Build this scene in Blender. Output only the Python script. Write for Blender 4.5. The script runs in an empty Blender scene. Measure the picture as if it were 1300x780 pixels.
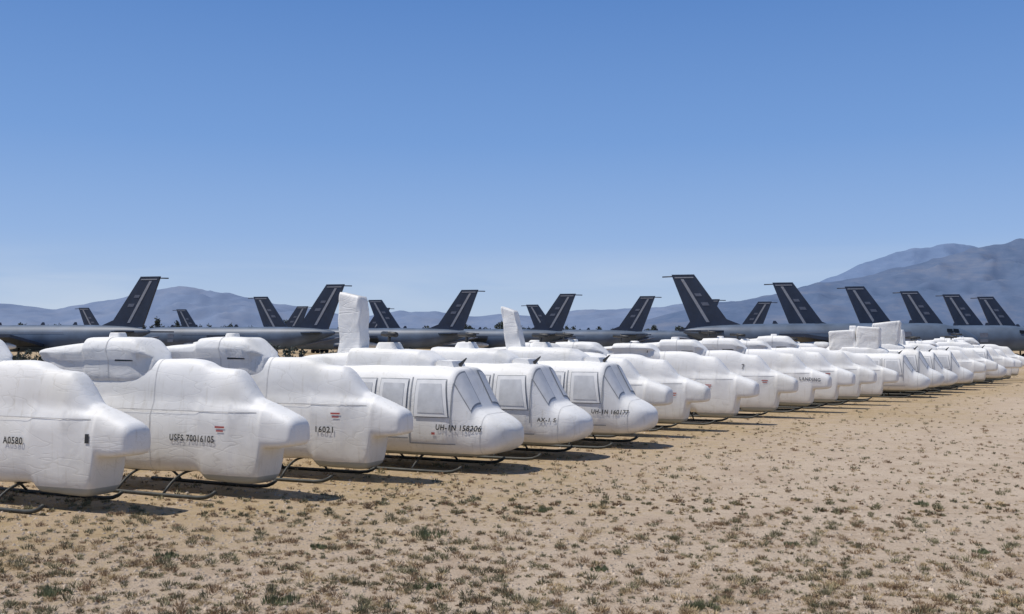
import bpy, math, random
import numpy as np
from mathutils import Vector, noise, Matrix
random.seed(7); np.random.seed(7)
scene=bpy.context.scene
COL=scene.collection
CAMH=3.4; F=1300.0; HZ=433.0

# ---------------------------------------------------------------- materials
def newmat(name):
    m=bpy.data.materials.new(name); m.use_nodes=True
    nt=m.node_tree; b=nt.nodes['Principled BSDF']
    return m,nt,b
def ramp(nt,pts):
    r=nt.nodes.new('ShaderNodeValToRGB'); e=r.color_ramp.elements
    e[0].position=pts[0][0]; e[0].color=(*pts[0][1],1)
    e[1].position=pts[-1][0]; e[1].color=(*pts[-1][1],1)
    for p,c in pts[1:-1]:
        x=e.new(p); x.color=(*c,1)
    return r
def noi(nt,vec,scale,detail=5,rough=.55,dist=0):
    n=nt.nodes.new('ShaderNodeTexNoise'); n.inputs['Scale'].default_value=scale
    n.inputs['Detail'].default_value=detail; n.inputs['Roughness'].default_value=rough
    n.inputs['Distortion'].default_value=dist
    nt.links.new(vec,n.inputs['Vector']); return n
def mixc(nt,fac,a,b,mode='MIX'):
    m=nt.nodes.new('ShaderNodeMix'); m.data_type='RGBA'; m.blend_type=mode
    if hasattr(fac,'is_output'): nt.links.new(fac,m.inputs[0])
    else: m.inputs[0].default_value=fac
    for s,i in ((a,6),(b,7)):
        if hasattr(s,'is_output'): nt.links.new(s,m.inputs[i])
        else: m.inputs[i].default_value=(*s,1)
    return m.outputs[2]
def mathn(nt,op,a,b=0.0):
    m=nt.nodes.new('ShaderNodeMath'); m.operation=op
    for s,i in ((a,0),(b,1)):
        if hasattr(s,'is_output'): nt.links.new(s,m.inputs[i])
        else: m.inputs[i].default_value=s
    return m.outputs[0]
def simple(name,c,rough=.6,var=.25,scale=3,metal=0,bump=0):
    m,nt,b=newmat(name)
    tc=nt.nodes.new('ShaderNodeTexCoord')
    n=noi(nt,tc.outputs['Object'],scale)
    r=ramp(nt,[(.3,tuple(x*(1-var) for x in c)),(.7,tuple(min(1,x*(1+var)) for x in c))])
    nt.links.new(n.outputs['Fac'],r.inputs['Fac']); nt.links.new(r.outputs['Color'],b.inputs['Base Color'])
    b.inputs['Roughness'].default_value=rough; b.inputs['Metallic'].default_value=metal
    return m
def cover_mat(name,zline,c=(.81,.80,.775),low=(.36,.38,.37),bs=.28):
    m,nt,b=newmat(name)
    tc=nt.nodes.new('ShaderNodeTexCoord'); v=tc.outputs['Object']
    oi=nt.nodes.new('ShaderNodeObjectInfo')
    off=nt.nodes.new('ShaderNodeVectorMath'); off.operation='ADD'
    cx=nt.nodes.new('ShaderNodeCombineXYZ'); 
    nt.links.new(mathn(nt,'MULTIPLY',oi.outputs['Random'],40),cx.inputs[0])
    nt.links.new(v,off.inputs[0]); nt.links.new(cx.outputs[0],off.inputs[1]); w=off.outputs[0]
    n1=noi(nt,w,.7,5,.55,.4); n2=noi(nt,w,6,6,.65,.3)
    r1=ramp(nt,[(.3,(c[0]*.90,c[1]*.89,c[2]*.86)),(.5,c),(.75,tuple(x*1.02 for x in c))]); nt.links.new(n1.outputs['Fac'],r1.inputs['Fac'])
    r2=ramp(nt,[(.25,(.56,.52,.44)),(.35,(1,1,1))]); nt.links.new(n2.outputs['Fac'],r2.inputs['Fac'])
    col=mixc(nt,.45,r1.outputs['Color'],r2.outputs['Color'],'MULTIPLY')
    mp=nt.nodes.new('ShaderNodeMapping'); mp.inputs['Scale'].default_value=(7,7,.7); nt.links.new(w,mp.inputs['Vector'])
    n3=noi(nt,mp.outputs[0],1.2,4); r3=ramp(nt,[(.28,(.68,.64,.56)),(.42,(1,1,1))]); nt.links.new(n3.outputs['Fac'],r3.inputs['Fac'])
    col=mixc(nt,.35,col,r3.outputs['Color'],'MULTIPLY')
    abs_=[]
    for rot,scl,sc_ in (((.3,.5,.2),(.5,1.1,1.5),1.1),((-.4,-.7,.5),(.35,1.4,2.2),1.0)):
        mpw=nt.nodes.new('ShaderNodeMapping'); mpw.inputs['Rotation'].default_value=rot; mpw.inputs['Scale'].default_value=scl; nt.links.new(w,mpw.inputs['Vector'])
        nw=noi(nt,mpw.outputs[0],sc_,2,.5,.4); abs_.append(mathn(nt,'ABSOLUTE',mathn(nt,'SUBTRACT',nw.outputs['Fac'],.5)))
    ab=mathn(nt,'MINIMUM',abs_[0],abs_[1])
    rw=ramp(nt,[(0,(.84,.83,.80)),(.003,(1,1,1))]); nt.links.new(ab,rw.inputs['Fac'])
    col=mixc(nt,.6,col,rw.outputs['Color'],'MULTIPLY')
    sp=nt.nodes.new('ShaderNodeSeparateXYZ'); nt.links.new(v,sp.inputs[0])
    zz=mathn(nt,'ADD',sp.outputs[2],mathn(nt,'MULTIPLY',n1.outputs['Fac'],.06))
    f=nt.nodes.new('ShaderNodeMapRange'); f.inputs[1].default_value=zline+.03; f.inputs[2].default_value=zline+.045
    nt.links.new(zz,f.inputs[0])
    col=mixc(nt,f.outputs[0],low,col)
    f2=nt.nodes.new('ShaderNodeMapRange'); f2.inputs[1].default_value=zline-.2; f2.inputs[2].default_value=zline+.8; nt.links.new(zz,f2.inputs[0])
    dirt=mixc(nt,f2.outputs[0],(.84,.78,.68),(1,1,1))
    col=mixc(nt,.7,col,dirt,'MULTIPLY')
    nt.links.new(col,b.inputs['Base Color'])
    b.inputs['Roughness'].default_value=.6
    n4=noi(nt,w,1.3,4,.45,1.2)
    hgt=mathn(nt,'ADD',n4.outputs['Fac'],mathn(nt,'MULTIPLY',mathn(nt,'MINIMUM',ab,.010),12))
    bp=nt.nodes.new('ShaderNodeBump'); bp.inputs['Strength'].default_value=bs; bp.inputs['Distance'].default_value=.05
    nt.links.new(hgt,bp.inputs['Height']); nt.links.new(bp.outputs['Normal'],b.inputs['Normal'])
    return m
M_COB=cover_mat('attack_helicopter_cocoon',.46)
M_HUE=cover_mat('utility_helicopter_cocoon',.48)
M_COV=cover_mat('loose_cocoon_cover',-5,bs=.4)
M_LOOSE=cover_mat('wrinkled_wrap_cover',-5,bs=.8)
M_SEAM=simple('cover_seam_tape',(.64,.63,.61),.6)
M_FRAME=simple('raised_window_frame',(.78,.775,.76),.5,.08)
M_PANEL=simple('window_cover_panel',(.58,.585,.59),.4,.12,4)
M_SCREEN=simple('windscreen_cover_panel',(.69,.69,.68),.5,.10,3)
M_SKID=simple('skid_paint',(.04,.042,.036),.6,.4,5)
M_TAIL=simple('bare_tail_paint',(.42,.43,.42),.6,.2,2)
M_BLACK=simple('black_marking',(.02,.02,.022),.7,.2)
M_FADED=simple('faded_marking',(.14,.14,.15),.7,.3)
M_RED=simple('red_marking',(.42,.09,.08),.7,.2)
M_DARK=simple('dark_fitting',(.03,.03,.03),.5,.3)
M_TFUS=simple('tanker_grey_paint',(.085,.118,.172),.5,.3,.35)
M_TFIN=simple('tanker_dark_fin_paint',(.024,.038,.070),.5,.25,.5)
M_TSTR=simple('fin_stripe_paint',(.30,.32,.36),.6,.15)
M_TMRK=simple('fin_faint_marking_paint',(.13,.15,.20),.6,.15)
M_GLASS=simple('cockpit_glass',(.01,.012,.015),.15,.2)
M_WHITE=simple('white_engine_cover',(.68,.68,.66),.6,.15)
M_DSEAM=simple('door_seam_line',(.32,.33,.34),.6)

# ---------------------------------------------------------------- mesh helpers
def mkobj(name,verts,faces,mats,parent=None,smooth=True,mi=None):
    me=bpy.data.meshes.new(name); me.from_pydata([tuple(v) for v in verts],[],faces)
    if not isinstance(mats,(list,tuple)): mats=[mats]
    for m in mats: me.materials.append(m)
    if smooth: me.polygons.foreach_set('use_smooth',[True]*len(me.polygons))
    me.update()
    o=bpy.data.objects.new(name,me); COL.objects.link(o)
    if parent: o.parent=parent
    return o
class Geo:
    def __init__(s): s.v=[]; s.f=[]
    def grid(s,P,closed=True,cap=True):
        R=len(P); C=len(P[0]); b=len(s.v)
        for row in P: s.v.extend([tuple(p) for p in row])
        cc=C if closed else C-1
        for i in range(R-1):
            for j in range(cc):
                s.f.append((b+i*C+j,b+i*C+(j+1)%C,b+(i+1)*C+(j+1)%C,b+(i+1)*C+j))
        if closed and cap:
            s.f.append(tuple(b+j for j in range(C))[::-1]); s.f.append(tuple(b+(R-1)*C+j for j in range(C)))
    def tube(s,pts,r,n=8):
        pts=[Vector(p) for p in pts]; P=[]
        for i,p in enumerate(pts):
            t=(pts[min(i+1,len(pts)-1)]-pts[max(i-1,0)]).normalized()
            a=Vector((0,0,1)) if abs(t.z)<.9 else Vector((1,0,0))
            u=t.cross(a).normalized(); w=t.cross(u).normalized()
            rr=r[i] if isinstance(r,(list,tuple)) else r
            P.append([p+u*math.cos(2*math.pi*k/n)*rr+w*math.sin(2*math.pi*k/n)*rr for k in range(n)])
        s.grid(P)
    def prism(s,poly,ax,t0,t1):
        b=len(s.v); n=len(poly)
        for t in (t0,t1):
            for (a,c) in poly:
                s.v.append((a,t,c) if ax=='y' else (a,c,t))
        s.f.append(tuple(range(b,b+n))); s.f.append(tuple(range(b+n,b+2*n))[::-1])
        for i in range(n):
            j=(i+1)%n; s.f.append((b+i,b+n+i,b+n+j,b+j))
def hermite(st,ds):
    st=np.array(st,float); x=st[:,0]; Y=st[:,1:]
    m=np.zeros_like(Y)
    dl=(Y[1:]-Y[:-1])/(x[1:]-x[:-1])[:,None]
    m[0]=dl[0]; m[-1]=dl[-1]
    for i in range(1,len(x)-1):
        a,b=dl[i-1],dl[i]
        h=np.where(a*b>0,2*a*b/np.where(a+b==0,1,a+b),0); m[i]=h
    out=[]
    for d in ds:
        d=min(max(d,x[0]),x[-1]); i=min(max(np.searchsorted(x,d)-1,0),len(x)-2)
        h=x[i+1]-x[i]; t=(d-x[i])/h
        out.append((2*t**3-3*t*t+1)*Y[i]+(t**3-2*t*t+t)*h*m[i]+(-2*t**3+3*t*t)*Y[i+1]+(t**3-t*t)*h*m[i+1])
    return np.array(out)
NOSE=3.5
_tab={}
def table(st):
    k=id(st)
    if k not in _tab:
        a,b=st[0][0],st[-1][0]; n=int((b-a)/.01)+1
        ds=np.linspace(a,b,n); _tab[k]=(ds,hermite(st,ds),st)
    return _tab[k]
def sstep(a,b,x):
    t=max(0,min(1,(x-a)/(b-a))); return t*t*(3-2*t)
class Body:
    def __init__(s,st,n,seed,amp=1.0,tuck=.16,nl=None,step=None,crease=0,dz=0,waist=None):
        s.st=st; s.n=n; s.nl=nl or n; s.seed=seed; s.amp=amp; s.tuck=tuck; s.step=step; s.cr=crease; s.tb=table(st); s.dz=dz; s.waist=waist
    def prm(s,d):
        ds,V,_=s.tb; x=(min(max(d,ds[0]),ds[-1])-ds[0])/(ds[1]-ds[0]); i=min(int(x),len(ds)-2); t=x-i
        r=V[i]*(1-t)+V[i+1]*t; return float(r[0]),float(r[1])+s.dz,float(r[2])
    def disp(s,p,zc):
        r=Vector((0,p.y,p.z-zc)); r=r.normalized() if r.length>1e-5 else Vector((1,0,0))
        q=p+Vector((s.seed*3.1,0,0))
        k=noise.noise(q*1.0)*.018+noise.noise(q*3.5)*.003
        if s.cr: k+=(.25-abs(noise.noise(Vector((q.x*.9,q.y*2.0,q.z*2.5))))) * s.cr
        return p+r*k*s.amp
    def narrow(s,z,u):
        y=1.0
        if u>0: y*=1-s.tuck*u**1.3
        if s.step: y*=1-s.step[2]*sstep(s.step[0],s.step[1],z)
        if s.waist: y*=1-s.waist[2]*(1-sstep(s.waist[0],s.waist[1],z))
        return y
    def pt(s,d,a,off=0,P=None):
        zb,zt,hw=P or s.prm(d); zc=(zb+zt)/2; hz=(zt-zb)/2
        c,si=math.cos(a),math.sin(a); n=s.n if si>0 else s.nl
        y=(hw+off)*math.copysign(abs(c)**(2/n),c); z=zc+(hz+off)*math.copysign(abs(si)**(2/n),si)
        y*=s.narrow(z,(z-zc)/hz if si>0 else 0)
        return s.disp(Vector((NOSE-d,y,z)),zc)
    def sec(s,d,C=64,off=0):
        P=s.prm(d); return [s.pt(d,2*math.pi*k/C,off,P) for k in range(C)]
    def side(s,d,z,off,sgn=-1):
        zb,zt,hw=s.prm(d); zc=(zb+zt)/2; hz=(zt-zb)/2; u=max(-.99,min(.99,(z-zc)/hz)); n=s.n if u>0 else s.nl
        y=hw*(1-abs(u)**n)**(1/n)*s.narrow(z,u)
        p=s.disp(Vector((NOSE-d,sgn*y,z)),zc)
        k=(s.prm(d+.1)[2]-hw)/.1
        nrm=Vector((min(1.5,max(0,k)),sgn*1.0,.5*max(0,u))).normalized()
        return p+nrm*off
    def build(s,ds,name,mat,par):
        g=Geo(); g.grid([s.sec(d) for d in ds]); return mkobj(name,g.v,g.f,mat,par)
    def patch(s,g,d0,d1,z0,z1,off,sgn=-1,n=6,skew=0):
        P=[]
        for i in range(n+1):
            row=[]
            for j in range(n+1):
                z=z0+(z1-z0)*j/n; d=d0+(d1-d0)*i/n+skew*(j/n)*(1-i/n)
                row.append(s.side(d,z,off,sgn))
            P.append(row)
        g.grid(P,closed=False)
    def apatch(s,g,d0,d1,a0,a1,off,n=10):
        g.grid([[s.pt(d0+(d1-d0)*i/n,math.radians(a0+(a1-a0)*j/n))+Vector((.7,0,.7))*off for j in range(n+1)] for i in range(n+1)],closed=False)
    def ring(s,g,d,w=.05,off=.006):
        g.grid([s.sec(d,off=off),s.sec(d+w,off=off)],closed=True,cap=False)
def text_mesh(txt):
    c=bpy.data.curves.new('t','FONT'); c.body=txt; c.align_x='CENTER'; c.resolution_u=3; c.size=1; c.offset=.02; c.space_character=1.15
    o=bpy.data.objects.new('t',c); COL.objects.link(o)
    bpy.context.view_layer.update()
    me=bpy.data.meshes.new_from_object(o.evaluated_get(bpy.context.evaluated_depsgraph_get()))
    v=[tuple(x.co) for x in me.vertices]; f=[tuple(p.vertices) for p in me.polygons]
    bpy.data.objects.remove(o); bpy.data.curves.remove(c); bpy.data.meshes.remove(me)
    return v,f
TXT={}
for t in ('A0580','USFS 70016105','16021','UH-1N 158206','AX-1 S','UH-1N 160177','7','LANDING'): TXT[t]=text_mesh(t)
def put_text(body,par,txt,d,z,h,width,mat=M_BLACK,slant=0,name='serial_number',shear=0):
    v,f=TXT[txt]; xs=[a[0] for a in v]; w=max(xs)-min(xs); xm=(max(xs)+min(xs))/2; sc=h/.7; sx=width/w
    out=[]
    for a in v:
        lx=(a[0]-xm)*sx+a[1]*sc*shear; lz=a[1]*sc
        out.append(body.side(d-lx, z+lz+slant*lx, .022))
    return mkobj(name,out,f,mat,par,smooth=False)

# ---------------------------------------------------------------- helicopters
# d from nose, bottom z, top z, half width ; the wrapped chin turret is part of the one taut skin
COB=[(0,1.28,1.60,.20),(.02,1.23,1.655,.27),(.05,1.19,1.70,.32),(.12,1.15,1.765,.36),(.4,1.11,1.88,.395),(.72,1.09,2.0,.42),(.80,1.05,2.03,.43),(.84,.80,2.05,.435),(.88,.52,2.06,.44),(.94,.38,2.08,.445),(1.06,.31,2.12,.455),(1.14,.30,2.15,.46),(1.20,.295,2.20,.465),(1.52,.29,2.58,.49),(1.62,.29,2.68,.50),(1.75,.29,2.76,.505),(2.2,.30,2.80,.515),(2.34,.31,2.82,.52),(2.42,.37,2.84,.522),(2.50,.44,2.87,.525),(2.62,.48,2.92,.53),(2.8,.48,2.96,.54),(3.2,.46,2.99,.55),(4.0,.43,2.98,.56),(4.6,.42,2.94,.57),(5.5,.44,2.88,.57),(6.6,.52,2.80,.55),(7.4,.8,2.68,.46),(8.4,1.2,2.38,.34),(10,1.6,2.2,.24),(13,1.85,2.12,.12)]
HUE=[(0,.88,1.06,.22),(.025,.81,1.12,.36),(.08,.72,1.19,.52),(.2,.60,1.29,.70),(.45,.49,1.43,.86),(.78,.42,1.58,.96),(.86,.41,1.63,.98),(.92,.40,1.72,.99),(1.36,.37,2.50,1.06),(1.42,.365,2.61,1.075),(1.46,.36,2.66,1.08),(1.56,.36,2.69,1.10),(2.4,.36,2.75,1.14),(4,.36,2.76,1.16),(5.0,.42,2.74,1.12),(5.8,.8,2.66,.85),(6.6,1.2,2.5,.5),(8,1.45,2.3,.32),(12.3,1.95,2.35,.13)]
PYC=[(4.0,2.5,2.98,.40),(4.05,2.45,3.04,.46),(4.30,2.4,3.26,.51),(4.50,2.4,3.43,.54),(4.56,2.4,3.46,.545),(4.65,2.4,3.48,.55),(5.6,2.4,3.50,.56),(6.1,2.42,3.48,.54),(6.16,2.43,3.40,.52),(6.25,2.45,3.36,.515),(6.9,2.55,3.31,.50),(7.4,2.78,3.24,.45),(7.76,2.94,3.18,.40),(7.8,3.0,3.13,.32)]
PYH=[(2.3,2.5,2.82,.30),(2.36,2.5,2.90,.44),(2.72,2.5,3.10,.55),(2.80,2.5,3.14,.56),(3.6,2.5,3.18,.60),(5.0,2.4,3.20,.60),(5.06,2.4,3.10,.57),(6.2,2.2,3.02,.52),(7.0,2.15,2.9,.42),(7.3,2.2,2.65,.3)]
HEAD=Vector((.906,-.423,0)); 
def dlist(a,b,fine):
    L=[a,a+.012,a+.025,a+.045,a+.07,a+.11,a+.16,a+.24,a+.33]; d=a+.33
    while d<fine: d+=(.03 if (d<2.9 or a>2) else .10); L.append(d)
    while d<b-.5: d+=.5; L.append(d)
    L.append(b); return L
def skids(par,cobra):
    hy=.98 if cobra else 1.2; f0=1.85 if cobra else 1.35; f1=5.2 if cobra else 5.1
    for sg in (-1,1):
        g=Geo(); X=lambda d:NOSE-d
        pts=[(X(f0-.34),sg*hy,.20),(X(f0-.24),sg*hy,.13),(X(f0-.08),sg*hy,.07),(X(f0+.15),sg*hy,.045)]+[(X(f0+.15+(f1-f0)*k/6),sg*hy,.04) for k in range(1,7)]
        g.tube(pts,.042)
        mkobj('landing_skid',g.v,g.f,M_SKID,par)
    for d in (f0+1.15,f1-.8):
        g=Geo(); zb=.44 if cobra else .42
        pts=[]
        for k in range(17):
            t=-1+k/8; y=t*hy; a=abs(t)
            z=.06+(zb-.02)*(1-a**2.6) if a<1 else .06
            pts.append((NOSE-d,y,z))
        g.tube(pts,.03); mkobj('cross_tube',g.v,g.f,M_SKID,par)
def lump(par,name,cx,cy,z0,z1,hx,hy,tilt,seed,mat,taper=.9,n=4.5,slope=0,amp=.05):
    g=Geo(); P=[]; R=24
    for i in range(R+1):
        t=i/R; e=1.0
        if i==0: e=.93
        if i==R: e=.93
        if i==R-1: e=.985
        row=[]
        for k in range(64):
            a=2*math.pi*k/64; c,s=math.cos(a),math.sin(a)
            w=1+(taper-1)*t
            lx=hx*e*w*math.copysign(abs(c)**(2/n),c)
            p=Vector((cx+tilt*t*(z1-z0)+lx,cy+hy*e*w*math.copysign(abs(s)**(2/n),s),z0+(z1-z0)*t+slope*lx*t))
            q=p*1.3+Vector((seed*5,0,0)); k2=noise.noise(q)*amp*.6+(.2-abs(noise.noise(Vector((q.x*3.2,q.y*3.2,q.z*1.0)))))*amp
            row.append(p+Vector((c,s,.1))*k2)
        P.append(row)
    g.grid(P); return mkobj(name,g.v,g.f,mat,par)
rv=random.Random(3)
def heli(kind,nx,Y,idx,opt):
    X=(nx-650)/F*Y
    e=bpy.data.objects.new('helicopter',None); COL.objects.link(e); e.empty_display_size=.5
    nose=Vector((X,Y,0)); e.location=nose-HEAD*NOSE
    e.rotation_euler=(0,0,math.atan2(HEAD.y,HEAD.x)+math.radians(opt.get('yaw',0)))
    near=idx<9
    e['category']='helicopter'; e['group']='helicopters stored in a long row'
    def part(name,mat,fn,smooth=True):
        g=Geo(); fn(g); return mkobj(name,g.v,g.f,mat,e,smooth)
    if kind=='C':
        b=Body(COB,3.2,idx,tuck=.08,nl=5.5,step=(1.90,2.03,.20),crease=.008); b.build(dlist(0,13,8 if near else 4),'fuselage',M_COB,e)
        dz=0 if idx<3 else rv.uniform(-.26,.12)
        py=Body(PYC,5.5,idx+.5,1.2,.14,crease=.03,dz=dz,waist=(3.02,3.10,.22)); py.build(dlist(4.0,7.8,7.75),'rotor_housing_cover',M_COV,e)
        part('exhaust_opening',M_DARK,lambda g:g.prism([(NOSE-7.0,2.70),(NOSE-7.35,2.97),(NOSE-7.55,2.97),(NOSE-7.35,2.66)],'y',-.30,.30),False)
        for sg in (-1,1): part('intake_opening',M_DARK,lambda g:py.patch(g,4.55,5.1,2.93,3.02,.012,sg))
        part('housing_seam',M_SEAM,lambda g:py.ring(g,5.3,.03))
        lump(e,'rotor_hub_cover',NOSE-5.3-.2*(idx%2),0,3.36,3.60+dz,.22,.20,0,idx,M_LOOSE,.7,4)
        if idx>4 and idx%3: 
            part('rotor_mast',M_DARK,lambda g:g.tube([(NOSE-5.9,0,3.3),(NOSE-5.9,0,3.88+dz)],.045))
            part('rotor_hub',M_DARK,lambda g:g.tube([(NOSE-5.45,-.3,3.76+dz),(NOSE-6.35,.3,3.82+dz)],.07))
        for sg in (-1,1): part('stub_wing',M_COV,lambda g:g.prism([(NOSE-4.9,sg*.5),(NOSE-5.0,sg*.95),(NOSE-5.6,sg*.95),(NOSE-5.8,sg*.5)],'z',1.45,1.58),False)
        part('tailplane',M_TAIL,lambda g:g.prism([(NOSE-9.6,-1.0),(NOSE-9.5,1.0),(NOSE-10.2,1.0),(NOSE-10.2,-1.0)],'z',1.85,1.91),False)
        for d in (3.85,): part('cover_seam',M_SEAM,lambda g:b.ring(g,d,.028))
        part('cover_seam',M_SEAM,lambda g:b.patch(g,.95,6.3,1.84,1.86,.007,-1,30))
        if idx and idx<16:
            dz_,zz=(1.72,1.50) if idx==1 else ((1.62,1.62) if idx==2 else (1.1+rv.random()*.7,1.45+rv.random()*.3))
            part('warning_marking',M_RED,lambda g:b.patch(g,dz_,dz_+.26,zz,zz+.04,.014))
            part('warning_marking',M_RED,lambda g:b.patch(g,dz_+.03,dz_+.22,zz-.08,zz-.045,.014))
        if idx==0: part('vent_opening',M_DARK,lambda g:b.patch(g,.92,1.02,1.38,1.56,.014))
        elif idx>5: 
            q=rv.uniform(1.2,2.2); part('vent_opening',M_DARK,lambda g:b.patch(g,q,q+.16,1.2,1.3,.014))
        lab='white cocooned narrow attack helicopter on skids on dry dirt'
    else:
        b=Body(HUE,4.8,idx,tuck=.18,nl=4.4,crease=.006); b.build(dlist(0,12.3,7 if near else 4),'fuselage',M_HUE,e)
        Body(PYH,5.0,idx+.5,1.2,.16,crease=.03).build(dlist(2.3,7.3,7),'engine_cowling_cover',M_COV,e)
        part('rotor_mast',M_DARK,lambda g:g.tube([(NOSE-4.0,0,3.1),(NOSE-4.0,0,3.66)],.05))
        part('rotor_hub',M_DARK,lambda g:g.tube([(NOSE-3.6,-.28,3.57),(NOSE-4.4,.28,3.60)],.075))
        lump(e,'rotor_hub_cover',NOSE-4.0,0,3.1,3.36,.38,.32,0,idx,M_LOOSE,.7)
        part('roof_vent',M_COV,lambda g:g.prism([(NOSE-1.70,2.60),(NOSE-1.82,2.86),(NOSE-2.25,2.88),(NOSE-2.35,2.60)],'y',-.32,.32),False)
        part('tailplane',M_TAIL,lambda g:g.prism([(NOSE-9.6,-1.2),(NOSE-9.5,1.2),(NOSE-10.3,1.2),(NOSE-10.3,-1.2)],'z',2.0,2.06),False)
        for (d0,d1,z0,z1,sk) in ((1.58,2.36,1.54,2.28,.14),(2.82,3.46,1.52,2.28,0),(3.82,4.44,1.52,2.28,0)):
            part('window_seam',M_DSEAM,lambda g:b.patch(g,d0-.125,d1+.125,z0-.125,z1+.125,.010,-1,8,sk))
            part('window_frame',M_FRAME,lambda g:b.patch(g,d0-.10,d1+.10,z0-.10,z1+.10,.030,-1,8,sk))
            part('window_cover',M_PANEL,lambda g:b.patch(g,d0,d1,z0,z1,.038,-1,8,sk))
        for (d0,d1,z0,z1) in ((1.3,2.58,.72,.75),(2.59,2.63,.72,2.45),(2.66,4.65,.85,.88),(4.65,4.69,.85,2.4),(1.40,1.43,1.05,2.30)):
            part('door_seam',M_DSEAM,lambda g:b.patch(g,d0,d1,z0,z1,.010,-1,10))
        for (a0,a1) in ((95,154),(26,85)):
            part('windscreen_frame',M_DSEAM,lambda g:b.apatch(g,.93,1.42,a0,a1,.008))
            part('windscreen_cover',M_SCREEN,lambda g:b.apatch(g,.955,1.395,a0+2,a1-2,.018))
        part('cover_seam',M_SEAM,lambda g:b.ring(g,5.2,.03)); part('cover_seam',M_SEAM,lambda g:b.ring(g,.62,.018))
        part('wire_cutter',M_DARK,lambda g:g.prism([(NOSE-1.85,2.74),(NOSE-1.55,2.95),(NOSE-1.53,2.93),(NOSE-1.72,2.68)],'y',-.01,.01),False)
        part('warning_marking',M_RED,lambda g:b.patch(g,1.85,1.95,.98,1.04,.014))
        if 'pillar' in opt:
            for j,(hx,hy,z0,top,dd,tl,tp,sl) in enumerate(opt['pillar']):
                lump(e,'upright_wrapped_cover',NOSE-dd,0,z0,top,hx,hy,tl,idx+j*.37,M_LOOSE,tp,11,sl,amp=.085)
        lab='white cocooned wide cabin utility helicopter on skids'
        if 'pillar' in opt: lab='white cocooned utility helicopter with tall wrapped upright on its roof'
    skids(e,kind=='C')
    if idx>6: e.scale=(1,1,rv.uniform(.94,1.05))
    if 'txt' in opt:
        for t in opt['txt']: put_text(b,e,**t)
        lab=lab.replace('on skids','with black markings')
    e['label']=lab
    return e
H=[('C',182,20.3,dict(txt=[dict(txt='A0580',d=2.94,z=1.30,h=.14,width=.56)])),
('C',388,22.1,dict(txt=[dict(txt='USFS 70016105',d=2.62,z=1.18,h=.14,width=1.25)])),
('C',518,24.6,dict(txt=[dict(txt='16021',d=2.05,z=1.18,h=.14,width=.5)])),
('H',660,26.8,dict(pillar=[(.41,.24,2.75,4.72,5.2,-.02,.90,-.2)],txt=[dict(txt='UH-1N 158206',d=1.22,z=1.10,h=.14,width=1.2,slant=-.02,shear=.12)])),
('H',748,29.7,dict(txt=[dict(txt='AX-1 S',d=.95,z=1.10,h=.11,width=.52,slant=-.03,shear=.12)])),
('H',832,32.8,dict(pillar=[(.32,.20,2.75,4.50,4.85,-.19,.85,-.3)],txt=[dict(txt='UH-1N 160177',d=1.18,z=1.10,h=.13,width=1.15,slant=-.02,shear=.12)])),
('C',853,36.2,{}),('C',900,38.6,{}),('C',963,41.6,{}),
('C',1012,45,dict(txt=[dict(txt='7',d=2.3,z=2.15,h=.22,width=.12,name='number_marking',mat=M_FADED)])),
('C',1055,48.6,dict(txt=[dict(txt='LANDING',d=.90,z=1.50,h=.15,width=.95,slant=-.05,name='lettering',mat=M_FADED)])),
('C',1085,51.4,{}),('C',1112,54,{}),('C',1140,57,{}),
('H',1180,61.6,dict(pillar=[(.85,.5,2.6,4.2,4.9,-.08,.95,.06),(.65,.5,2.6,4.42,3.5,.03,1.05,-.08),(.3,.3,2.6,4.5,4.4,0,.6,0)])),
('H',1198,64.6,dict(pillar=[(.8,.5,2.6,4.4,3.5,.05,1.1,.1),(.4,.3,2.6,4.0,5.0,0,.8,0)])),
('H',1215,67.6,dict(pillar=[(.65,.4,2.6,4.25,3.8,-.05,.85,-.1)])),('H',1235,71,{}),
('C',1251,74.4,{}),('C',1266,77.6,{}),('H',1277,81,{}),('C',1288,84.3,{}),('C',1297,87.7,{}),('C',1306,91,{})]
for i,(k,nx,Y,o) in enumerate(H):
    o=dict(o); o['yaw']=random.uniform(-2,2); heli(k,nx,Y,i,o)

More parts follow.
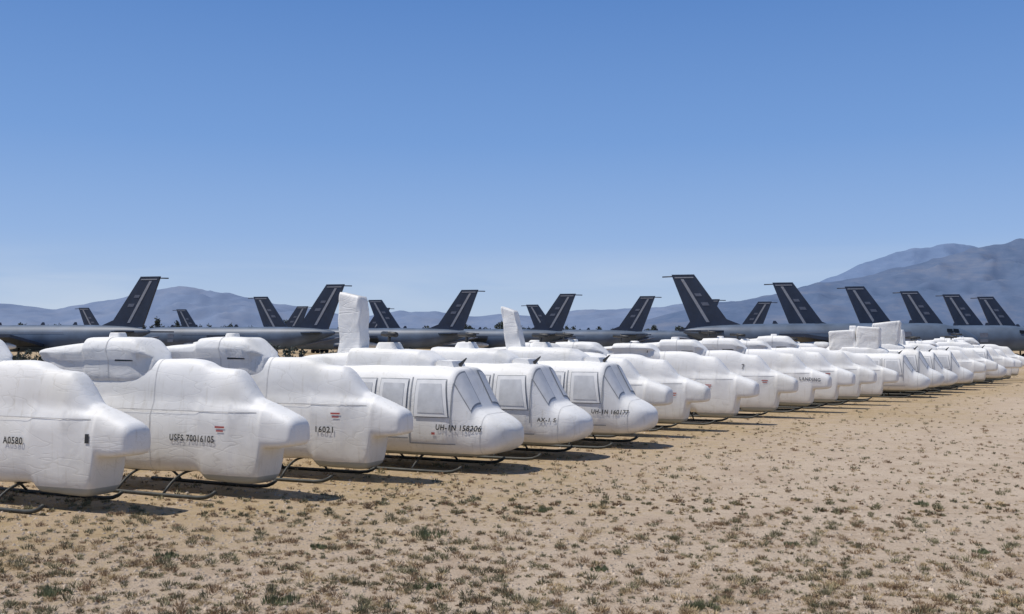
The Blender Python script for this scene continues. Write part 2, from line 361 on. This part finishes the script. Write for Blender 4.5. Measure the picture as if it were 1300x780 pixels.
# ---------------------------------------------------------------- tankers
def tube_loft(g,st,n=24):
    ds=[]; 
    for i in range(len(st)-1):
        for k in range(3): ds.append(st[i][0]+(st[i+1][0]-st[i][0])*k/3)
    ds.append(st[-1][0]); V=hermite(st,ds)
    g.grid([[(d,hw*math.cos(2*math.pi*k/n),(zb+zt)/2+(zt-zb)/2*math.sin(2*math.pi*k/n)) for k in range(n)] for d,(zb,zt,hw) in zip(ds,V)])
TF=[(0,4.5,4.9,.15),(1,4.1,5.15,.5),(4,3.1,5.5,1.15),(9,2.0,5.7,1.7),(14,1.75,5.75,1.83),(30,1.75,5.75,1.83),(33,1.85,5.7,1.75),(35.2,2.1,5.3,1.45),(36.6,2.4,4.7,1.05),(37.6,2.7,4.1,.55),(38,3.1,3.7,.12)]
def build_tanker():
    e=bpy.data.objects.new('tanker_aircraft',None); COL.objects.link(e)
    g=Geo(); tube_loft(g,TF); mkobj('fuselage',g.v,g.f,M_TFUS,e)
    g=Geo(); g.prism([(8.3,5.45),(5.9,6.4),(1.6,12.5),(1.5,12.65),(-1.6,12.65),(-1.5,12.3),(1.2,5.3)],'y',-.17,.17); fin=mkobj('tail_fin',g.v,g.f,M_TFIN,e,False)
    for y0,y1 in ((-.2,-.175),(.175,.2)):
        g=Geo(); g.prism([(3.6,6.0),(3.15,6.0),(-.35,12.0),(.06,12.0)],'y',y0,y1); mkobj('fin_stripe',g.v,g.f,M_TSTR,fin,False)
        g=Geo(); g.prism([(3.6,8.3),(3.35,8.75),(2.4,8.75),(2.65,8.3)],'y',y0,y1); mkobj('fin_marking',g.v,g.f,M_TMRK,fin,False)
        g=Geo(); g.prism([(2.6,9.6),(2.35,10.0),(1.5,10.0),(1.75,9.6)],'y',y0,y1); mkobj('fin_marking',g.v,g.f,M_TMRK,fin,False)
        g=Geo(); g.prism([(1.45,12.15),(1.35,12.3),(-1.2,12.3),(-1.15,12.15)],'y',y0,y1); mkobj('fin_band',g.v,g.f,M_TSTR,fin,False)
    g=Geo(); g.tube([(-2.9,0,12.35),(-1.4,0,12.4),(.6,0,12.4)],.09); mkobj('antenna_probe',g.v,g.f,M_TFIN,fin)
    g=Geo(); g.tube([(8,0,2.3),(4.5,0,2.9),(.4,0,3.7),(-1.5,0,4.0)],[.1,.22,.22,.1]); mkobj('refuelling_boom',g.v,g.f,M_TMRK,e)
    for x in (12,17.5,25,29.5):
        g=Geo(); g.prism([(x,5.7),(x+.15,6.15),(x+.45,6.15),(x+.8,5.7)],'y',-.05,.05); mkobj('blade_antenna',g.v,g.f,M_TFIN,e,False)
    for sg in (-1,1):
        g=Geo(); g.prism([(6.0,sg*.7),(1.6,sg*6),(-.1,sg*6),(2.2,sg*.5)],'z',4.65,4.83); mkobj('tailplane',g.v,g.f,M_TFIN,e,False)
        g=Geo(); a=[(25,sg*1.2,2.6),(15.7,sg*13,4.0),(12.7,sg*13,4.0),(16.5,sg*1.2,2.6)]
        g.v+= [(x,y,z+.3) for x,y,z in a]+[(x,y,z-.1) for x,y,z in a]; 
        g.f+=[(0,1,2,3),(7,6,5,4),(0,4,5,1),(1,5,6,2),(2,6,7,3),(3,7,4,0)]
        mkobj('wing',g.v,g.f,M_TFIN,e,False)
        g=Geo(); g.grid([[(28.5,sg*1.84,3.2+.0),(28.5,sg*1.78,4.6)],[(29.6,sg*1.84,3.2),(29.6,sg*1.78,4.6)]],closed=False); mkobj('cargo_door',g.v,g.f,M_TMRK,e,False)
        g=Geo(); g.grid([[(13,sg*1.79,4.5),(13,sg*1.77,4.62)],[(27,sg*1.79,4.5),(27,sg*1.77,4.62)]],closed=False); mkobj('fuselage_stripe',g.v,g.f,M_TMRK,e,False)
        for k_,(ex,ey,mm) in enumerate(((0,7,M_TFIN),(-4.5,11.5,M_WHITE))):
            g=Geo(); tube_loft(g,[(17.5,1.9,2.3,.2),(19,1.6,2.7,.55),(22.5,1.5,2.8,.65),(23.2,1.6,2.7,.55)],16); g.v=[(x+ex,y+sg*ey,z+.3+.2*k_) for x,y,z in g.v]
            mkobj('engine',g.v,g.f,mm,e)
        g=Geo(); g.tube([(19.5,sg*3,2.4),(19.5,sg*3,.5)],.15); 
        for dx in (-.7,.7): g.tube([(19.5+dx,sg*3-.35,.55),(19.5+dx,sg*3+.35,.55)],.55,14)
        mkobj('main_landing_gear',g.v,g.f,M_DARK,e)
    g=Geo(); g.tube([(33,0,2.1),(33,0,.4)],.1); g.tube([(33,-.3,.42),(33,.3,.42)],.42,14); mkobj('nose_landing_gear',g.v,g.f,M_DARK,e)
    for sg in (-1,1):
        for x0,x1,y0,y1 in ((34.0,34.7,1.60,1.47),(34.8,35.5,1.44,1.2)):
            g=Geo(); g.grid([[(x0,sg*(y0+.03),4.55),(x0,sg*(y0-.2),5.0)],[(x1,sg*(y1+.08),4.5),(x1,sg*(y1-.2),4.95)]],closed=False)
            mkobj('cockpit_window',g.v,g.f,M_GLASS,e,False)
    return e
tank0=build_tanker()
def place(o,tx,ty,kind):
    Yd=F*(12.65-CAMH)/(HZ-ty); Xd=(tx-650)/F*Yd
    ang=math.atan2(-.24,.97) if kind=='R' else math.atan2(.24,-.97)
    o.rotation_euler=(0,0,ang); o.location=Vector((Xd,Yd,0))-Matrix.Rotation(ang,3,'Z')@Vector((-1.6,0,0))
TK=[('R',853,349),('R',981,359),('R',1073,364),('R',1143,370),('R',1197,374),('R',1241,377),
('L',203,351),('L',437,361),('L',607,368),('L',731,373),('L',832,376),
('R',100,391),('R',224,393),('R',322,377),('R',468,381),('R',668,387),('L',391,389),('L',495,391),('L',980,383),('L',914,380)]
def cp(src,dst):
    for c in list(src.children):
        n=c.copy(); COL.objects.link(n); n.parent=dst; cp(c,n)
for i,(k,tx,ty) in enumerate(TK):
    if i==0: o=tank0
    else:
        o=tank0.copy(); COL.objects.link(o); cp(tank0,o)
    place(o,tx,ty,k)
    o['category']='airplane'; o['group']='grey jets parked in rows'
    o['label']='grey four engine tanker jet with dark swept tail fin'

# ---------------------------------------------------------------- ground
def ground_mat():
    m,nt,b=newmat('desert_dirt'); tc=nt.nodes.new('ShaderNodeTexCoord'); v=tc.outputs['Object']
    n0=noi(nt,v,.07,4,.5,.3); n1=noi(nt,v,.55,8,.65,.4); n2=noi(nt,v,5,8,.7); n3=noi(nt,v,26,5,.75); nb=noi(nt,v,1.9,8,.7,.6)
    sand=ramp(nt,[(.3,(.455,.35,.255)),(.5,(.54,.433,.328)),(.7,(.605,.497,.385))]); nt.links.new(n1.outputs['Fac'],sand.inputs['Fac'])
    grass=ramp(nt,[(.3,(.33,.235,.125)),(.65,(.48,.365,.22))]); nt.links.new(n2.outputs['Fac'],grass.inputs['Fac'])
    sp=nt.nodes.new('ShaderNodeSeparateXYZ'); nt.links.new(v,sp.inputs[0])
    k=mathn(nt,'SUBTRACT',mathn(nt,'MULTIPLY',sp.outputs[1],.747),sp.outputs[0])
    f=nt.nodes.new('ShaderNodeMapRange'); f.inputs[1].default_value=8; f.inputs[2].default_value=22; nt.links.new(k,f.inputs[0])
    a=mathn(nt,'ADD',mathn(nt,'MULTIPLY',f.outputs[0],.22),mathn(nt,'ADD',mathn(nt,'MULTIPLY',n0.outputs['Fac'],.3),mathn(nt,'MULTIPLY',n1.outputs['Fac'],.35)))
    a=mathn(nt,'ADD',a,mathn(nt,'MULTIPLY',nb.outputs['Fac'],.35))
    a=mathn(nt,'ADD',a,mathn(nt,'MULTIPLY',mathn(nt,'SUBTRACT',n2.outputs['Fac'],.5),.4))
    f2=nt.nodes.new('ShaderNodeMapRange'); f2.inputs[1].default_value=.57; f2.inputs[2].default_value=.75; nt.links.new(a,f2.inputs[0])
    col=mixc(nt,f2.outputs[0],sand.outputs['Color'],grass.outputs['Color'])
    r3=ramp(nt,[(.37,(.42,.40,.37)),(.45,(1,1,1)),(.62,(1,1,1)),(.70,(1.2,1.18,1.15))]); nt.links.new(n3.outputs['Fac'],r3.inputs['Fac'])
    col=mixc(nt,.85,col,r3.outputs['Color'],'MULTIPLY')
    r4=ramp(nt,[(.33,(.60,.54,.46)),(.45,(1,1,1))]); nt.links.new(n2.outputs['Fac'],r4.inputs['Fac'])
    col=mixc(nt,.7,col,r4.outputs['Color'],'MULTIPLY')
    nt.links.new(col,b.inputs['Base Color']); b.inputs['Roughness'].default_value=.95; b.inputs['Specular IOR Level'].default_value=.1
    h=mathn(nt,'ADD',mathn(nt,'MULTIPLY',n2.outputs['Fac'],1),mathn(nt,'MULTIPLY',n3.outputs['Fac'],.5))
    bp=nt.nodes.new('ShaderNodeBump'); bp.inputs['Strength'].default_value=.85; bp.inputs['Distance'].default_value=.08
    nt.links.new(h,bp.inputs['Height']); nt.links.new(bp.outputs['Normal'],b.inputs['Normal'])
    return m
S=30000
gr=mkobj('ground',[(-S,-2000,0),(S,-2000,0),(S,S,0),(-S,S,0)],[(0,1,2,3)],ground_mat(),None,False); gr['kind']='structure'

# ---------------------------------------------------------------- mountains
def mount_mat(name,c1,c2,c3):
    m,nt,b=newmat(name); tc=nt.nodes.new('ShaderNodeTexCoord'); v=tc.outputs['Object']
    mp=nt.nodes.new('ShaderNodeMapping'); mp.inputs['Scale'].default_value=(1,.35,2.2); nt.links.new(v,mp.inputs['Vector'])
    n1=noi(nt,mp.outputs[0],.0022,9,.65,.6); n2=noi(nt,mp.outputs[0],.012,6,.6)
    r=ramp(nt,[(.35,c1),(.5,c2),(.66,c3)]); 
    nt.links.new(mathn(nt,'ADD',mathn(nt,'MULTIPLY',n1.outputs['Fac'],.7),mathn(nt,'MULTIPLY',n2.outputs['Fac'],.3)),r.inputs['Fac'])
    nt.links.new(r.outputs['Color'],b.inputs['Base Color']); b.inputs['Roughness'].default_value=1; b.inputs['Specular IOR Level'].default_value=0
    return m
def mountains(name,pts,R,W,mat,x0,x1,rough,seed,nx=420,ny=60):
    px=[p[0] for p in pts]; ph=[HZ-p[1] for p in pts]; V=[]
    for j in range(ny):
        t=j/(ny-1); r=R-W+2*W*t*1.0
        prof=max(0,1-abs(t-.5)*2)**.85
        for i in range(nx):
            x=x0+(x1-x0)*i/(nx-1); h=np.interp(x,px,ph)
            X=(x-650)/F*r; p=Vector((X/1000,r/1000,seed))
            rid=1-abs(noise.noise(p*1.5))*2; rid2=1-abs(noise.noise(p*3.2))*2; fine=noise.noise(p*8)
            jag=(rid2*.05+fine*.035+noise.noise(p*16)*.02)*rough
            ero=(1-prof)*.9*prof*( .9*(rid-.55)+.45*(rid2-.5)+fine*.18)*min(1,rough)
            V.append((X,r,max(-5,h/F*R*(prof*(1+jag)+ero)-3)))
    Fc=[(j*nx+i,j*nx+i+1,(j+1)*nx+i+1,(j+1)*nx+i) for j in range(ny-1) for i in range(nx-1)]
    o=mkobj(name,V,Fc,mat,None,True); o['kind']='structure'; return o
ML=mount_mat('haze_tinted_mountain_rock',(.145,.195,.30),(.17,.22,.325),(.205,.245,.335))  # atmospheric haze painted into the bluish base colours of all three ranges
MR=mount_mat('haze_tinted_ridge_rock',(.085,.127,.21),(.11,.152,.24),(.165,.19,.255))  # blue is painted air haze, not the colour of the rock
MB=mount_mat('haze_tinted_far_rock',(.13,.185,.305),(.145,.205,.325),(.17,.225,.345))  # distance haze put into the colour, paler than the nearer ridge
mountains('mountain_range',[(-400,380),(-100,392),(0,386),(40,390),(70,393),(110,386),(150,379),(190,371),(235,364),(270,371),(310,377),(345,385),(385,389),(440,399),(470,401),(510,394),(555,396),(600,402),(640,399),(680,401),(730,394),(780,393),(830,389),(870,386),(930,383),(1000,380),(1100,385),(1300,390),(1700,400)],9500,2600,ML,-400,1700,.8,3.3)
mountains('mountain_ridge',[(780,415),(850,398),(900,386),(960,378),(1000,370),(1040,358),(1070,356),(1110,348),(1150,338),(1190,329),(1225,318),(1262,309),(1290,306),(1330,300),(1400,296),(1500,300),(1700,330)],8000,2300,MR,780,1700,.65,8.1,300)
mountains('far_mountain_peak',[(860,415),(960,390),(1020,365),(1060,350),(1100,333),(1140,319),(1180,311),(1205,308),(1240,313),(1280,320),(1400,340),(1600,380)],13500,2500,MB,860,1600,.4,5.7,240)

# ---------------------------------------------------------------- distant trees
M_LEAF=simple('desert_tree_foliage',(.055,.072,.065),.9,.5,.6)
M_TRUNK=simple('desert_tree_bark',(.09,.07,.05),.9)
def tree_mesh(kind,seed):
    rnd=random.Random(seed); g=Geo()
    g.tube([(0,0,0),(.02,0,.3),(0,.02,.75)],[.03,.022,.006],6)
    for b in range(5):
        a=rnd.uniform(0,6.28); g.tube([(0,0,.3+.08*b),(.14*math.cos(a),.14*math.sin(a),.5+.08*b)],[.014,.004],5)
    nt_=len(g.f)
    for k in range(60):
        if kind==0: z=rnd.uniform(.1,1); rr=.17*max(.1,1-((z-.35)/.7)**2)*rnd.uniform(.2,1)
        elif kind==1: z=rnd.uniform(.25,.95); rr=.34*math.sqrt(max(.05,1-((z-.6)/.38)**2))*rnd.uniform(.2,1.0)
        else: z=rnd.uniform(.08,.95); rr=.75*math.sqrt(max(.05,1-((z-.45)/.52)**2))*rnd.uniform(.2,1.0)
        a=rnd.uniform(0,6.28); c=Vector((rr*math.cos(a),rr*math.sin(a),z)); s=rnd.uniform(.035,.085)
        for q in range(10):
            d=Vector((rnd.gauss(0,1),rnd.gauss(0,1),rnd.gauss(0,1)))*s*.7; p=c+d
            u=Vector((rnd.gauss(0,1),rnd.gauss(0,1),rnd.gauss(0,1))).normalized()*.04; w=Vector((rnd.gauss(0,1),rnd.gauss(0,1),rnd.gauss(0,1))).normalized()*.04
            b0=len(g.v); g.v+=[tuple(p-u),tuple(p+w),tuple(p+u),tuple(p-w)]; g.f.append((b0,b0+1,b0+2,b0+3))
    me=bpy.data.meshes.new('desert_tree'); me.from_pydata([tuple(v) for v in g.v],[],g.f); me.materials.append(M_TRUNK); me.materials.append(M_LEAF)
    me.polygons.foreach_set('material_index',[0]*nt_+[1]*(len(g.f)-nt_)); me.update(); return me
TM=[tree_mesh(0 if i%3 else 1,i) for i in range(6)]
for i in range(230):
    o=bpy.data.objects.new('desert_tree',TM[random.randrange(6)]); COL.objects.link(o)
    px=random.choice([random.uniform(-20,1320),random.uniform(-20,420),random.uniform(430,860)]); Yd=random.uniform(330,520)
    h=random.uniform(9,20)/F*Yd+CAMH*.95
    if random.random()<.1: h*=1.25
    o.location=((px-650)/F*Yd,Yd,0); o.scale=(h*.9,h*.9,h); o.rotation_euler=(0,0,random.uniform(0,6.3))
    o['category']='tree'; o['label']='dark distant desert tree beyond the parked jets'; o['group']='trees beyond the airfield'
BM=[tree_mesh(2,20+i) for i in range(3)]
for i in range(44):
    o=bpy.data.objects.new('desert_bush',BM[i%3]); COL.objects.link(o)
    Yd=random.uniform(62,115); X=(random.uniform(-10,860)-650)/F*Yd
    if .747*Yd-X<30: Yd=random.uniform(110,135); X=(random.uniform(500,860)-650)/F*Yd
    h=random.uniform(1.8,3.3)
    o.location=(X,Yd,0); o.scale=(h,h,h); o.rotation_euler=(0,0,random.uniform(0,6.3))
    o['category']='bush'; o['label']='tall dark desert bush growing between helicopters and jets'; o['group']='bushes behind the helicopters'
def quads_obj(name,V,mat):
    V=np.array(V,np.float32).reshape(-1,3); n=len(V)//3
    me=bpy.data.meshes.new(name); me.vertices.add(len(V)); me.vertices.foreach_set('co',V.ravel())
    me.loops.add(len(V)); me.loops.foreach_set('vertex_index',np.arange(len(V),dtype=np.int32))
    me.polygons.add(n); me.polygons.foreach_set('loop_start',np.arange(n,dtype=np.int32)*3)
    me.materials.append(mat); me.update(calc_edges=True); me.validate()
    o=bpy.data.objects.new(name,me); COL.objects.link(o); return o
def blades(cx,cy,r,h,n,w):
    a=np.random.rand(n)*6.283; rr=np.sqrt(np.random.rand(n))*r*.75
    bx=cx+rr*np.cos(a); by=cy+rr*np.sin(a); 
    hh=h*(1-.6*(rr/r)**2)*(.5+.6*np.random.rand(n))
    z=np.random.rand(n)*hh*.5
    lx=np.cos(a)*rr*.5+np.random.randn(n)*r*.22; ly=np.sin(a)*rr*.5+np.random.randn(n)*r*.22
    t=np.random.rand(n)*3.14; wx=np.cos(t)*w; wy=np.sin(t)*w
    p0=np.stack([bx-wx,by-wy,z],1); p1=np.stack([bx+wx,by+wy,z],1); p2=np.stack([bx+lx,by+ly,hh],1)
    return np.stack([p0,p1,p2],1).reshape(-1,3)
M_DRY=simple('dry_grass_blades',(.43,.33,.19),.9,.3,1.5)
M_RDB=simple('reddish_dry_scrub_leaves',(.27,.185,.11),.9,.35,1.5)
M_OLV=simple('olive_scrub_leaves',(.205,.185,.105),.9,.4,1.3)
M_GRN=simple('green_shrub_leaves',(.17,.185,.095),.9,.4,2)
dry=[];olv=[];rdb=[]
cnt=0
while cnt<9000:
    u=random.random(); Yd=11.5/(1-u*.90) ; Yd=min(Yd,115)
    px=random.uniform(-40,1340); X=(px-650)/F*Yd
    k=.747*Yd-X
    if k>21 and random.random()<.25: continue
    den=noise.noise(Vector((X*.3,Yd*.3,1)))*.45+.35*noise.noise(Vector((X*1.3,Yd*1.3,4)))
    thr=-.02-.02*(k-10)-(.25 if Yd>35 else 0)
    if den<thr+random.uniform(-.7,.5): continue
    cnt+=1
    s=random.choice([.4,.45,.55,.65,.8,1.0,1.35])
    nb=int(10+ (30 if Yd<22 else 9)*s)
    w=.0078 if Yd<20 else .0135
    t=random.random()
    if t<.34: dry.append(blades(X,Yd,.09*s,.075*s,nb,w*.8))
    elif t<.64: rdb.append(blades(X,Yd,.09*s,.08*s,nb,w))
    else: olv.append(blades(X,Yd,.09*s,.09*s,nb,w))
o=quads_obj('dry_grass',np.concatenate(dry),M_DRY); o['kind']='stuff'; o['label']='dry yellow grass tufts scattered on the dirt'
o=quads_obj('reddish_scrub',np.concatenate(rdb),M_RDB); o['kind']='stuff'; o['label']='reddish brown dry scrub tufts on the dirt'
o=quads_obj('desert_scrub',np.concatenate(olv),M_OLV); o['kind']='stuff'; o['label']='low olive scrub tufts on the dirt'
for (px,py,r) in ((540,680,.28),(885,772,.18),(70,752,.22),(362,762,.22),(215,706,.16),(405,694,.14),(545,745,.14),(1000,690,.12),(760,722,.12),(690,648,.16),(1165,640,.16),(1240,700,.12)):
    Yd=F*CAMH/(py-HZ); X=(px-650)/F*Yd; parts=[]
    for k in range(12): 
        a=random.uniform(0,6.3); q=random.uniform(0,r*1.35); parts.append(blades(q*math.cos(a),q*math.sin(a)*.8,r*random.uniform(.2,.42),r*random.uniform(.35,.85),32,.007))
    o=quads_obj('desert_shrub',np.concatenate(parts),M_GRN); o.location=(X,Yd,0)
    o['category']='shrub'; o['label']='small green desert shrub on bare dirt'; o['group']='shrubs on the dirt'
pb=[]
for i in range(14000):
    Yd=11.5/(1-random.random()*.7); X=(random.uniform(-20,1320)-650)/F*Yd; s=random.choice([.01,.014,.02,.024,.04])*random.uniform(.8,1.2)
    c=np.array([X,Yd,0]); T=[c+np.array(v)*s for v in ((1,0,0),(0,1.2,0),(-1.1,0,0),(0,-1,0),(.1,0,.8))]
    for a,b2 in ((0,1),(1,2),(2,3),(3,0)): pb+= [T[a],T[b2],T[4]]
o=quads_obj('pebbles',pb,simple('pebble_stone',(.38,.31,.24),.9,.6,5)); o['kind']='stuff'; o['label']='small loose pebbles on the dirt'

# ---------------------------------------------------------------- light
tosun=Vector((-.42,-.04,.88)).normalized()
L=bpy.data.lights.new('sun','SUN'); L.energy=4.0; L.angle=math.radians(.5); L.color=(1,.955,.895)
lo=bpy.data.objects.new('sun',L); COL.objects.link(lo); lo.rotation_euler=tosun.to_track_quat('Z','Y').to_euler()
w=bpy.data.worlds.new('World'); scene.world=w; w.use_nodes=True; nt=w.node_tree
bg=nt.nodes['Background']; sk=nt.nodes.new('ShaderNodeTexSky'); sk.sky_type='NISHITA'; sk.sun_disc=False
sk.sun_elevation=math.asin(tosun.z); sk.sun_rotation=math.atan2(tosun.x,tosun.y); sk.altitude=800; sk.air_density=1; sk.dust_density=.8; sk.ozone_density=2
bg.inputs['Strength'].default_value=.1
tc=nt.nodes.new('ShaderNodeTexCoord'); sp=nt.nodes.new('ShaderNodeSeparateXYZ'); nt.links.new(tc.outputs['Generated'],sp.inputs[0])
gr_=ramp(nt,[(0,(.52,.62,.77)),(.04,(.42,.55,.77)),(.10,(.29,.45,.76)),(.19,(.18,.345,.695)),(.32,(.105,.245,.585)),(.45,(.07,.17,.43)),(.7,(.055,.115,.27)),(1,(.05,.10,.23))])
nt.links.new(sp.outputs[2],gr_.inputs['Fac'])
sc=nt.nodes.new('ShaderNodeVectorMath'); sc.operation='SCALE'; sc.inputs['Scale'].default_value=10; nt.links.new(gr_.outputs['Color'],sc.inputs[0])
base=mixc(nt,.9,sk.outputs[0],sc.outputs[0])
mp=nt.nodes.new('ShaderNodeMapping'); mp.inputs['Scale'].default_value=(1.6,1.6,16); mp.inputs['Location'].default_value=(3.1,0,0); nt.links.new(tc.outputs['Generated'],mp.inputs['Vector'])
cn=noi(nt,mp.outputs[0],1.6,6,.5,.6)
cr=ramp(nt,[(.47,(0,0,0)),(.8,(1,1,1))]); nt.links.new(cn.outputs['Fac'],cr.inputs['Fac'])
ce=ramp(nt,[(0,(.4,.4,.4)),(.03,(.5,.5,.5)),(.06,(.35,.35,.35)),(.09,(0,0,0))]); nt.links.new(sp.outputs[2],ce.inputs['Fac'])
cf=mathn(nt,'MULTIPLY',cr.outputs['Color'],ce.outputs['Color'])
col=mixc(nt,cf,base,(6.8,7.4,8.2))
nt.links.new(col,bg.inputs[0])
# ---------------------------------------------------------------- camera
c=bpy.data.cameras.new('camera'); co=bpy.data.objects.new('camera',c); COL.objects.link(co)
c.sensor_width=36; c.lens=36; c.clip_start=.1; c.clip_end=60000
co.location=(0,0,CAMH); co.rotation_euler=(math.radians(90)+math.atan(43/F),0,0)
scene.camera=co
scene.view_settings.view_transform='Standard'; scene.view_settings.look='None'; scene.view_settings.exposure=0
